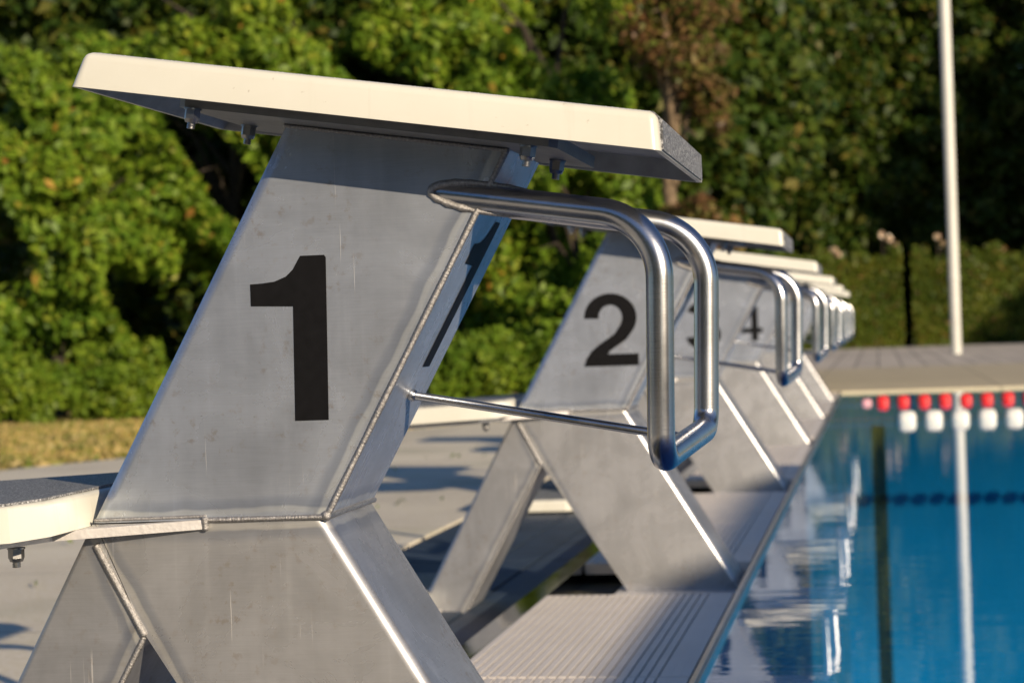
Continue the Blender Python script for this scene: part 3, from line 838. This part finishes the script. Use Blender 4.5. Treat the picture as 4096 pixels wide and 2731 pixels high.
# clipped hedge sections with pink flowers, behind the far paving
def hedge(x0, x1, y, hgt, label, seed):
    rng = np.random.default_rng(seed)
    root = empty('clipped_hedge', ((x0+x1)/2, y, WT-.1)); tag(root, label, 'hedge', 'clipped hedges behind the far paving')
    wdt = x1-x0; n = int(5200*wdt*hgt)
    u = rng.uniform(-.5, .5, n)*wdt; v = rng.uniform(0, 1, n)*hgt
    top = rng.uniform(0, 1, n) < .3
    yy = np.where(top, rng.uniform(0, .9, n), np.abs(rng.normal(0, .07, n)))
    v = np.where(top, hgt+rng.normal(0, .05, n), v)
    v += .06*np.sin(u*4+seed)*(v > hgt*.8)
    yy = yy+.10*np.sin(u*3+seed)*np.cos(v*2.5)
    v = v+(v > hgt*.85)*np.abs(rng.normal(0, .09, n))*(np.sin(u*9+seed) > .1)
    P0 = np.stack([u, yy, v], 1); Nn = rng.normal(size=(n, 3))*.6+np.array([.1, -.6, .35])
    leaf_mesh('foliage', P0, Nn, .07, rng, M['leaf_hedge'], root)
    bm = bmesh.new()
    for i in range(5): tube(bm, [((i/4-.5)*wdt*.8, .3, -.1), ((i/4-.5)*wdt*.8+.03, .35, hgt*.8)], [.03, .015], n=6)
    obj('stem', bm, M['bark'], root)
    return root
hedge(-1.6, 1.03, 37.6, 1.72, 'clipped olive hedge left of the dark gap behind the far paving', 3)
hedge(1.22, 4.9, 37.6, 1.72, 'clipped olive hedge behind the white pole, right of the dark gap', 4)
fl = [(.55+(u-2020)*39.6/4700, .5538+(731-v+(2020-u)*.0358)*39.6/4700) for u, v in ((1926, 572), (1937, 583), (1902, 592), (2036, 540), (2050, 549), (2066, 562), (2158, 546), (2170, 560), (2206, 574), (2222, 590), (2300, 578))]
names = 'white pole'
for i, (x, z) in enumerate(fl):
    rng = np.random.default_rng(200+i)
    root = empty('rose', (x, 37.75, 1.6))
    bm = bmesh.new(); tube(bm, [(0, 0, 0), (.01, 0, (z-1.6)*.5), (0, 0, z-1.6)], [.012, .010, .008], n=6)
    obj('stem', bm, M['bark'], root)
    nb = int(rng.integers(8, 24)); pp = sph(rng, nb)*rng.uniform(.3, 1, nb)[:, None]*rng.uniform(.03, .055)+np.array([0, 0, z-1.6])
    leaf_mesh('blossom', pp, sph(rng, nb)+np.array([0, -.5, .3]), .085, rng, M['petal'], root, .9)
    tag(root, 'pale pink rose blossom rising above the clipped olive hedge', 'rose', 'pink roses above the hedge')

# dry grass blades on the lawn, weeds in the deck joints
rng = np.random.default_rng(11)
k = 60000
gx = rng.uniform(-9, -1.0, k); gy = rng.uniform(6, 15.0, k)
edge = 7.87+(gx+3.90)*2.25
ok = (gy > edge+.05+.08*np.sin(gx*5))
gx, gy = gx[ok], gy[ok]
P_ = np.stack([gx, gy, np.full(len(gx), GZ)+.015+rng.uniform(0, .03, len(gx))], 1)
Nn = rng.normal(size=P_.shape)*np.array([1, 1, .25])+np.array([0, -.5, .1])
o = leaf_mesh('grass', P_, Nn, .055, rng, M['grass'], None, .25)
tag(o, 'dry yellowish grass between the deck and the bushes', 'grass', kind='stuff')
k = 36
cs = np.array([(-1.1, 5.3), (-1.35, 5.1), (-1.3, 4.9), (-1.7, 6.9), (-2.0, 8.2), (-1.8, 8.6), (-2.3, 9.3), (-1.4, 7.9), (-1.5, 3.0), (-1.9, 4.0)])
ci = rng.integers(0, len(cs), k)
P_ = np.concatenate([cs[ci]+rng.normal(size=(k, 2))*np.array([.16, .04]), np.full((k, 1), DZ+.012)+rng.uniform(0, .008, (k, 1))], 1)
o = leaf_mesh('weeds', P_, rng.normal(size=P_.shape)+np.array([0, -.3, .6]), .03, rng, M['weed'])
tag(o, 'small green weeds in the joints of the deck', 'weeds', kind='stuff')

# ------------------------------------------------------------------ unseen objects added behind and beside the camera to shape the light
def added_big_tree(x, y, hgt, r, label, seed):  # unseen trees, added so the far trees fall into shade
    tree('added_shade_tree', (x, y, -.02), hgt, (r, r, hgt*.42), label, 'tree', 'unseen trees added to shade the far trees', M['leaf_dark'], seed, nc=110, per=60, cr=.9, leaf=.42, low=-1, front=False, inner=.8)
added_big_tree(25.5, 17., 17., 3.3, 'unseen tall tree added right of the pool to shade the far trees', 301)
added_big_tree(26.0, 22.0, 17., 3.3, 'unseen tall tree added beside the pool corner to shade the far trees', 302)
added_big_tree(26.5, 27.5, 17., 3.5, 'unseen tall tree added far right of the pool to shade the far trees', 303)
rng = np.random.default_rng(77)
for i, (x0, x1) in enumerate(((-14, -5), (-4.6, 3.4))):  # unseen hedges, added to darken what the steel reflects
    root = empty('added_hedge', ((x0+x1)/2, -12.5, DZ)); tag(root, ('left' if i == 0 else 'right')+' one of two unseen hedges added behind the camera to darken reflections', 'hedge', 'unseen hedges added to darken reflections')
    k = 9000; wd = x1-x0
    P_ = np.stack([rng.uniform(-.5, .5, k)*wd, rng.uniform(-.5, .5, k), rng.uniform(0, 4.2, k)], 1)
    leaf_mesh('foliage', P_, rng.normal(size=(k, 3)), .22, rng, M['leaf_dark'], root)
    bm = bmesh.new()
    for q in range(6): tube(bm, [((q/5-.5)*wd*.85, 0, -.05), ((q/5-.5)*wd*.85+.1, 0, 3.4)], [.06, .03], n=6)
    obj('stem', bm, M['bark'], root)
# unseen walls added to shade the pool edge, in place of an unknown caster
bm = bmesh.new()
rnd = random.Random(3)
SH = math.tan(SUN_EL)*h/SUN_SX
for wx, ya, yb, lb in ((3.7, -6.4, -1.75, 'unseen low wall added right of the camera to shade the first grating panels'), (6.7, -5.3, -1.65, 'unseen taller wall added further right to shade the pool edge')):
    bm = bmesh.new(); box(bm, 0, .12, 0, yb-ya, -.05, (wx-.09)*SH)
    o = obj('added_shade_wall', bm, M['wall']); o.location = (wx, ya, 0)
    tag(o, lb, 'wall', 'unseen walls added to cast shade')
